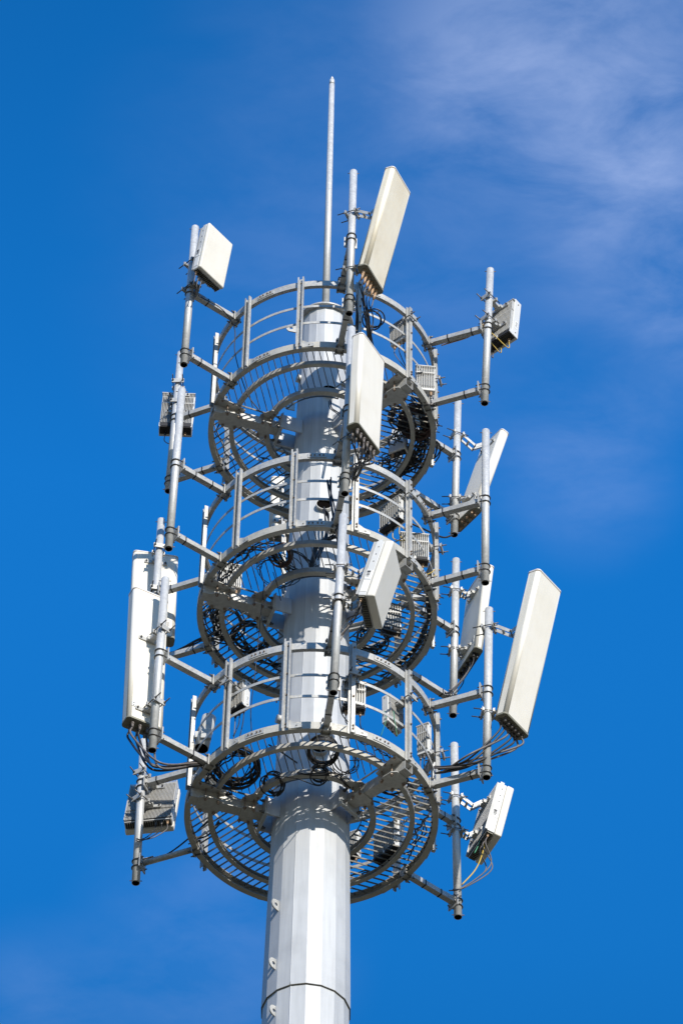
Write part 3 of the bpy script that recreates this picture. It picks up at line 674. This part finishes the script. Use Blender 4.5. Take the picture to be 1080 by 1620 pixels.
at_fit('R4', 655, 868, -.62, 95, .36, .14, .52); t = rru('R4', 'wide finned radio low at the right of the middle railing, below the squat one', 14); railclamp(t, -13, ZL[1]+.95, FIT['R4'], .1)
at_fit('R6', 670, 1170, -.45, 60, .16, .10, .50); t = rru('R6', 'narrow cream radio at the far right post of the lowest railing', 6, cov=False, boots='clamp'); railclamp(t, -13, ZL[0]+.80, FIT['R6'], .1)
at_fit('R8', 559, 1103, -1.30, 95, .28, .14, .46); t = rru('R8', 'finned radio behind the lowest railing, right beside the mast', 9, boots='tan'); railclamp(t, -73, ZL[0]+.95, FIT['R8'], .1)
at_fit('R9', 364, 913, .55, 100, .30, .14, .44); t = rru('R9', 'cream finned radio seen through the left grating of the middle platform', 11, cov=False); railclamp(t, 146, ZL[1]+.9, FIT['R9'], .1)
t = rru('R10', 'finned radio seen through the right grating of the lowest platform', 12); railclamp(t, 17, ZL[0]+.75, FIT['R10'], .1)
at_fit('R11', 618, 980, .45, 95, .26, .14, .50); t = rru('R11', 'plain white radio seen through the right grating of the middle platform', 8); railclamp(t, 17, ZL[1]+.9, FIT['R11'], .1)
at_fit('R12', 632, 698, .25, -118, .24, .10, .62, -10); t = rru('R12', 'white radio with a blue shaded face seen under the top platform', 8); railclamp(t, 17, ZL[2]+.8, FIT['R12'], .1)
at_fit('R13', 556, 1338, 1.15, 60, .20, .12, .42); t = rru('R13', 'pale radio just right of the mast, behind the lowest grating', 8); railclamp(t, 77, ZL[0]+.8, FIT['R13'], .1)
# rear panel seen left of the mast, on the pole hidden behind it
POLE['PB'] = (Vector((-.33, 2.25, 36.2)), Vector((-.33, 2.25, 38.6)), .05)
def backpole():
    T_ = thing('pole_mount', 'pole almost wholly hidden behind the mast at the middle platform', 'mounting pole', (-.33, 2.25, 36.2), 'vertical mounting poles held out from the platforms')
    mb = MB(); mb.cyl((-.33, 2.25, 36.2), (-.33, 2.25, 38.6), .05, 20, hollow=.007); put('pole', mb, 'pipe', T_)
    for zz in (ZL[1]+.055, ZL[1]+1.35):
        mb = MB(); mb.beam((-.22, 1.5, zz), (-.33, 2.19, zz), .074, .074); put('outrigger_arm', mb, 'galv', T_)
backpole()
p_ = py(447, 806, 2.35); FIT['AB'] = (p_.x, p_.y, p_.z, 95, 3, 0, .36, .15, 1.25)
panel('AB', 'PB', 'cream panel peeking out left of the mast behind the middle platform', 4, 'cableg', 1, .06, (.3, -.3), False)
# galvanised junction box at the lower left railing
p_ = py(327, 1160, -.55)
jb = thing('junction_box', 'round galvanised cable drum cover behind the front left end of the lowest railing', 'junction box', p_-Vector((0, 0, .22)))
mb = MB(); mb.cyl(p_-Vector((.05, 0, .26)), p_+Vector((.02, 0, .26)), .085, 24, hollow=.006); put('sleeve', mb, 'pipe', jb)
mb = MB(); mb.box(p_+Vector((0, -.09, -.12)), (.12, .05, .14)); mb.box(p_+Vector((-.10, .02, -.05)), (.07, .10, .10)); put('hinge_plate', mb, 'galv', jb)

# ------------------------------------------------------------------ cables
def cab(mb, pts, r=.014, k=8): mb.tube(spline(pts, k), r*.72, 6)
def J(p, a): return Vector(p)+Vector((random.uniform(-a, a), random.uniform(-a, a), random.uniform(-a, a)))
def feeder(key, label, end, n=6, sag=.3, r=.014, m='cable', mid=None, mix=True, grp=None, name='feeder_cable'):
    """cables from an antenna's plugs to a place on the platform, one bundle"""
    pts = CON[key][0][:n]; end = Vector(end); X, Y, Z = CON[key][1]
    T_ = thing(name, label, 'cable', sum(pts, Vector())/len(pts), grp or 'cable bundles from the antennas')
    for i, p_ in enumerate(pts):
        e = J(end, .045); mid_ = J(mid, .05) if mid is not None else p_.lerp(e, .45)-Vector((0, 0, sag*random.uniform(.75, 1.15)))
        mb = MB(); cab(mb, [p_+Z*.02, p_-Z*.12*random.uniform(.8, 1.3), mid_, e.lerp(mid_, .3)-Vector((0, 0, sag*.2)), e], r)
        put('cable', mb, ('cableg' if (mix and i % 3 == 0) else m), T_)
    return T_
feeder('A15', 'black cables looping from the largest panel to the lowest platform', pz(690, 1217, ZL[0]+.25), 7, .10, .0175, mid=py(748, 1202, -.9))
feeder('A5', 'black cables curving from under the long left panel to the lowest railing', pz(330, 1206, ZL[0]+.15), 6, .10, .019, mid=py(246, 1212, -1.35))
feeder('A1', 'black cables dropping from the topmost cream panel to the top railing', py(586, 532, -1.75), 6, .05, .011, mid=py(584, 500, -1.9))
feeder('A2', 'dark cables fanning down from the upright panel in front of the mast', py(556, 760, -1.6), 10, .10, .014, mid=py(566, 738, -2.0))
feeder('A14', 'dark cables under the shaded panel left of the largest one', py(706, 1098, 1.2), 6, .15, .011)
feeder('A10', 'black and yellow cables sweeping down from the boxy tilted antenna', py(524, 1030, -2.2), 3, .2, .010, mid=py(548, 985, -2.25))
feeder('A1L', 'thin cables looping from under the small square antenna', py(302, 466, -1.3), 3, .25, .009, 'cableg')
feeder('A16', 'thin yellow and black cables hanging from the lowest white box', py(712, 1410, 1.2), 3, .35, .011, 'cableg', mid=py(772, 1375, 1.4))
feeder('A3', 'short black cables hooked under the left finned radio', py(281, 690, .85), 2, .15, .010)
feeder('A11', 'yellow and grey cables at the upper right finned radio', py(762, 515, -.8), 3, .12, .009, 'yellow')
feeder('A7', 'thin cables under the wide finned unit at the lower left', py(218, 1330, .8), 3, .12, .009)
for key, e, lab in (('R1', (650, 590, -1.0), 'cables from the tan plugged radio at the top railing'), ('R3', (645, 850, -1.0), 'yellow and black cables below the squat radio'),
                    ('R7', (372, 1170, -1.1), 'grey cable hanging from the small white radio'), ('R8', (570, 1150, -1.2), 'cables below the radio beside the mast'),
                    ('R2', (688, 640, -.6), 'cables below the shaded radio at the top right railing'), ('R4', (690, 905, -.6), 'orange cable below the wide radio at the middle railing'),
                    ('R6', (676, 1225, -.5), 'dark cables below the narrow cream radio')):
    feeder(key, lab, py(*e), 3, .12, .009, 'yellow' if key in ('R3', 'R4') else 'cable', grp='short cables below the radios')
mb = MB()   # green earth wires
for x0, x1 in ((608, 602), (622, 628)): cab(mb, [py(x0, 1125, -1.1), py(x0+2, 1140, -1.15), py(x1, 1165, -1.1)], .006)
single('earth_wire', 'thin green earth wires in front of the finned radio on the lowest railing', 'wire', mb, 'green')
def coil(c_, nrm, r, turns, cr, label, m='cable', jit=.12, sq=1.0):
    nrm = Vector(nrm).normalized(); X = nrm.orthogonal().normalized(); Y = nrm.cross(X); mb = MB(); pts = []; ph = random.random()*6
    N_ = turns*20
    for i in range(N_+1):
        t = ph+2*math.pi*i/20; rr = r*(1+jit*math.sin(i*.13+1)+jit*.5*math.sin(i*.47)); off = .055*math.sin(i*.11)+.03*math.sin(i*.031*7)
        pts.append(Vector(c_)+X*math.cos(t)*rr+Y*math.sin(t)*rr*sq+nrm*off)
    mb.tube(pts, cr*(.78 if m != 'brown' else 1), 6)
    # ties
    for a in (0.5, 2.6, 4.4):
        q = Vector(c_)+X*math.cos(a)*r+Y*math.sin(a)*r*sq; tang = (-X*math.sin(a)+Y*math.cos(a))
        ring_ = [q+(nrm*math.cos(b)*.075+(X*math.cos(a)+Y*math.sin(a))*math.sin(b)*r*jit*1.5) for b in [2*math.pi*i/10 for i in range(10)]]
        mb.tube(ring_, .005, 5, True)
    return single('cable_coil', label, 'cable coil', mb, m, 'coils of spare cable on the platforms')
coil(pz(372, 1212, ZL[0]+.16), (.1, 0.10, .95), .27, 9, .014, 'largest black cable coil, at the front left of the lowest platform')
coil(pz(511, 1188, ZL[0]+.12), (0, 0.35, .95), .17, 7, .013, 'black coil at the front of the lowest platform, before the mast', jit=.06)
coil(pz(432, 1240, ZL[0]+.02), (.5, 0.35, .95), .13, 5, .011, 'small coil dangling inside the inner ring of the lowest platform')
coil(pz(545, 1205, ZL[0]+.15), (.2, 0.35, .95), .15, 4, .008, 'thin loose coil to the right of the mast on the lowest platform')
coil(pz(505, 1225, ZL[0]+.05), (0, 0.35, .95), .10, 5, .010, 'tangled small coil under the front of the lowest inner ring')
coil(pz(622, 1235, ZL[0]+.14), (-.2, 0.10, .95), .16, 5, .012, 'dark coil at the right of the lowest platform near the support arm')
coil(pz(352, 985, ZL[1]+.16), (.2, 0.10, .95), .26, 6, .012, 'loose black coil at the far left of the middle platform')
coil(pz(395, 1010, ZL[1]+.16), (0, 0.10, .95), .22, 8, .014, 'thick black coil at the rear left of the middle platform')
coil(pz(445, 878, ZL[1]+.14), (.6, 0.35, .95), .13, 6, .012, 'brown hanging coil at the front left of the middle platform', 'brown')
coil(pz(440, 905, ZL[1]+.18), (.1, 0.10, .95), .26, 2, .007, 'large single loop of thin cable over the middle platform')
coil(pz(590, 1010, ZL[1]+.16), (0, 0.10, .95), .18, 6, .012, 'black coil at the rear right of the middle platform')
coil(pz(660, 668, ZL[2]+.22), (.3, 0.35, .95), .19, 16, .016, 'dense brown coil at the right of the top platform', 'brown', .22)
coil(pz(634, 660, ZL[2]+.16), (.2, 0.10, .95), .15, 6, .010, 'thin black coil beside the dense brown one on the top platform')
coil(pz(670, 715, ZL[2]+.16), (-.4, 0.10, .95), .2, 5, .012, 'black coil at the rear right of the top platform')
coil(py(590, 505, -1.75), (.3, 0.35, .95), .12, 3, .012, 'black loops hanging by the top railing between the two cream panels')
# cable runs lying on the gratings along the rings
def run(k, r0, a0, a1, n, label, cr=.013, m='cable', wob=.05, dz=.13):
    mb = MB()
    for i in range(n):
        ro = r0+random.uniform(-.05, .05); p_ = []; st = max(6, int(abs(a1-a0)/7)); b = a0+random.uniform(-6, 6); e = a1+random.uniform(-8, 8)
        for j in range(st+1): p_.append(pol(ro+random.uniform(-wob, wob), b+(e-b)*j/st, ZL[k]+dz+random.uniform(0, .07)))
        cab(mb, p_, cr, 5)
    return single('cable_run', label, 'cable run', mb, m, 'cables laid round the platform floors')
run(0, 1.35, -160, -128, 5, 'black cables lying along the left edge of the lowest platform')
run(0, 1.0, -165, -178, 5, 'black cables crossing by the left support arm of the lowest platform')
run(0, 1.30, -75, -45, 5, 'cables at the front right of the lowest platform floor', .010)
run(0, 1.36, 5, 30, 3, 'cable along the right edge of the lowest platform')
run(0, 1.18, 58, 84, 4, 'cables right of the mast at the back of the lowest platform', .012)
run(1, 1.30, -165, -118, 5, 'black cables along the front left edge of the middle platform')
run(1, 1.28, 150, 192, 9, 'heap of black cables at the left of the middle platform', .015)
run(1, 1.15, 110, 150, 7, 'black cables at the rear left of the middle platform', .015)
run(1, 1.40, -20, 50, 9, 'thick black bundle lining the right edge of the middle platform', .014, wob=.02)
run(1, 1.0, 35, 70, 6, 'cables at the rear right of the middle platform', .013)
run(2, 1.36, -30, 35, 11, 'thick black bundle lining the right edge of the top platform', .014, wob=.04)
run(2, 1.05, -20, 45, 9, 'tangle of cables on the right of the top platform', .012, wob=.12)
run(2, 1.30, 20, 60, 8, 'black cables at the rear right of the top platform', .014, wob=.06)
run(2, 1.42, 150, 205, 2, 'thin cable along the left edge of the top platform', .009)
run(2, .95, 115, 150, 2, 'cable crossing the rear left of the top platform', .010)
# cables down the mast and loose single lines
def line(label, pts, r=.011, m='cable', n=1, j=.0):
    mb = MB()
    for i in range(n): cab(mb, [J(p, j) for p in pts], r)
    return single('loose_cable', label, 'cable', mb, m, 'single cables hanging on the mast')
line('bunch of black cables hanging from the round hole in the mast', [py(513, 806, -.50), py(517, 820, -.56), py(515, 850, -.58), py(500, 885, -.7)], .013, 'cable', 8, .025)
line('thick black bundle slanting in front of the mast above the middle platform', [py(530, 850, -.9), py(503, 862, -.8), py(494, 888, -.75), py(492, 905, -.7)], .018, 'cable', 9, .03)
line('cables hanging from the hole in the mast near the top', [py(522, 632, -.45), py(524, 645, -.47), py(536, 655, -.6), py(545, 668, -1.0)], .010, 'cable', 3, .02)
line('thin black cable hanging free between the middle and lowest platforms', [pz(418, 920, ZL[1]), py(404, 1060, -.2), py(397, 1120, -.5), py(398, 1160, -.9)], .008)
line('thin cable hanging below the middle platform beside the left arm', [pz(432, 905, ZL[1]), pz(440, 930, ZL[1]-.2), pz(444, 950, ZL[1]-.5)], .007)
line('black cable crossing the front grating of the lowest platform', [pz(425, 1178, ZL[0]+.14), pz(445, 1190, ZL[0]+.14), pz(470, 1207, ZL[0]+.14)], .013)
line('thin cable looping below the inner ring of the lowest platform', [pz(440, 1228, ZL[0]-.02), pz(470, 1232, ZL[0]-.1), pz(505, 1243, ZL[0]-.1), pz(518, 1225, ZL[0])], .009)
line('thin cable from the square antenna down into the top platform', [py(318, 470, -1.25), py(352, 490, -1.2), py(371, 520, -.95), py(372, 560, -.9), py(390, 620, -.9), py(412, 652, -.8)], .010)
line('black cable laced along the lowest left strut', [py(224, 1360, .85), py(240, 1362, .85), py(270, 1350, .7), py(300, 1325, .6), py(330, 1300, .4)], .011, 'cable', 2, .012)
line('black cables laced under the middle left strut', [py(262, 1037, .9), py(285, 1026, .8), py(312, 1014, .6), py(345, 1000, .5)], .016, 'cable', 4, .02)
line('thick black cable leading left from the foot of the rear right pole', [py(716, 846, 1.4), py(700, 850, 1.3), py(672, 838, 1.0), py(650, 828, .9)], .018)
line('black cable drooping from the topmost pole to the top railing', [py(573, 470, -2.1), py(577, 500, -2.0), py(590, 560, -1.6), py(600, 590, -1.3)], .012, 'cable', 4, .03)
line('black cables behind the front pole of the middle platform', [py(520, 760, -1.5), py(525, 800, -1.5), py(533, 840, -1.5), py(538, 870, -1.4)], .013, 'cable', 4, .03)
line('dark cable with a pale stripe following the front pole of the lowest platform', [py(572, 945, -2.2), py(560, 980, -2.25), py(530, 1020, -2.2), py(524, 1060, -2.2)], .010, 'cableg', 2, .015)
line('cable and green wire beside the foot of the front pole', [py(537, 1090, -2.0), py(537, 1110, -1.9), py(541, 1130, -1.7), py(550, 1142, -1.5)], .010)
line('tan and grey cables strapped to the upper right strut of the top platform', [py(698, 546, -.5), py(715, 541, -.58), py(740, 533, -.68), py(757, 522, -.78), py(768, 512, -.86)], .013, 'tan', 2, .012)
line('thin cables draped on the railing under the tall tilted panel', [py(560, 470, -1.9), py(566, 500, -1.75), py(560, 540, -1.6), py(548, 575, -1.5)], .009, 'cable', 4, .03)
line('thin wires sagging across the middle platform floor', [pz(400, 890, ZL[1]+.15), pz(430, 880, ZL[1]+.13), pz(470, 905, ZL[1]+.13), pz(500, 900, ZL[1]+.14)], .008, 'cable', 6, .05)
line('thin wires across the front of the middle platform beside the mast', [pz(450, 868, ZL[1]+.15), pz(475, 880, ZL[1]+.13), pz(500, 900, ZL[1]+.13), pz(515, 905, ZL[1]+.14)], .008, 'cable', 6, .04)
line('loose wires over the right grating of the lowest platform', [pz(560, 1195, ZL[0]+.15), pz(590, 1200, ZL[0]+.14), pz(620, 1215, ZL[0]+.14), pz(655, 1250, ZL[0]+.14)], .009, 'cable', 4, .06)
line('loose wires under the front inner ring of the lowest platform', [pz(470, 1222, ZL[0]-.02), pz(500, 1226, ZL[0]-.03), pz(530, 1228, ZL[0]-.02), pz(552, 1246, ZL[0]-.02)], .009, 'cable', 3, .03)
line('single yellow cable hanging under the lowest white box', [py(766, 1318, 1.45), py(764, 1345, 1.4), py(752, 1375, 1.35), py(730, 1400, 1.3)], .012, 'yellow')
line('green wire at the underside of the lowest white box', [py(760, 1320, 1.45), py(757, 1335, 1.42), py(750, 1350, 1.42)], .010, 'green')
line('thin dark wires woven over the front left floor of the middle platform', [pz(345, 880, ZL[1]+.16), pz(375, 868, ZL[1]+.14), pz(410, 862, ZL[1]+.13), pz(440, 880, ZL[1]+.15), pz(455, 905, ZL[1]+.13)], .009, 'cable', 6, .06)
line('thin dark wires tangled over the left floor of the lowest platform', [pz(335, 1200, ZL[0]+.18), pz(350, 1225, ZL[0]+.14), pz(385, 1235, ZL[0]+.13), pz(400, 1205, ZL[0]+.15), pz(370, 1190, ZL[0]+.17)], .010, 'cable', 6, .06)
line('wires along the rear left floor of the lowest platform', [pz(345, 1300, ZL[0]+.14), pz(330, 1320, ZL[0]+.13), pz(310, 1325, ZL[0]+.14), pz(300, 1318, ZL[0]+.2)], .012, 'cable', 4, .03)
line('wires tangled under the right side of the top platform', [pz(610, 640, ZL[2]-.01), pz(640, 650, ZL[2]+.13), pz(665, 690, ZL[2]+.13), pz(650, 735, ZL[2]+.13), pz(610, 760, ZL[2]+.13)], .009, 'cable', 7, .08)
# small amber beacon
p_ = pz(411, 983, ZL[1]+.05)
bt = thing('warning_lamp', 'tiny orange lamp under the left of the middle platform', 'lamp', p_)
mb = MB(); mb.cyl(p_, p_-Vector((0, 0, .05)), .02, 12); put('lens', mb, 'amber', bt)
mb = MB(); mb.cyl(p_+Vector((0, 0, .001)), p_+Vector((0, 0, .02)), .024, 12); put('base', mb, 'dark', bt)

for o in S.objects:
    if '_o' in o: del o['_o']
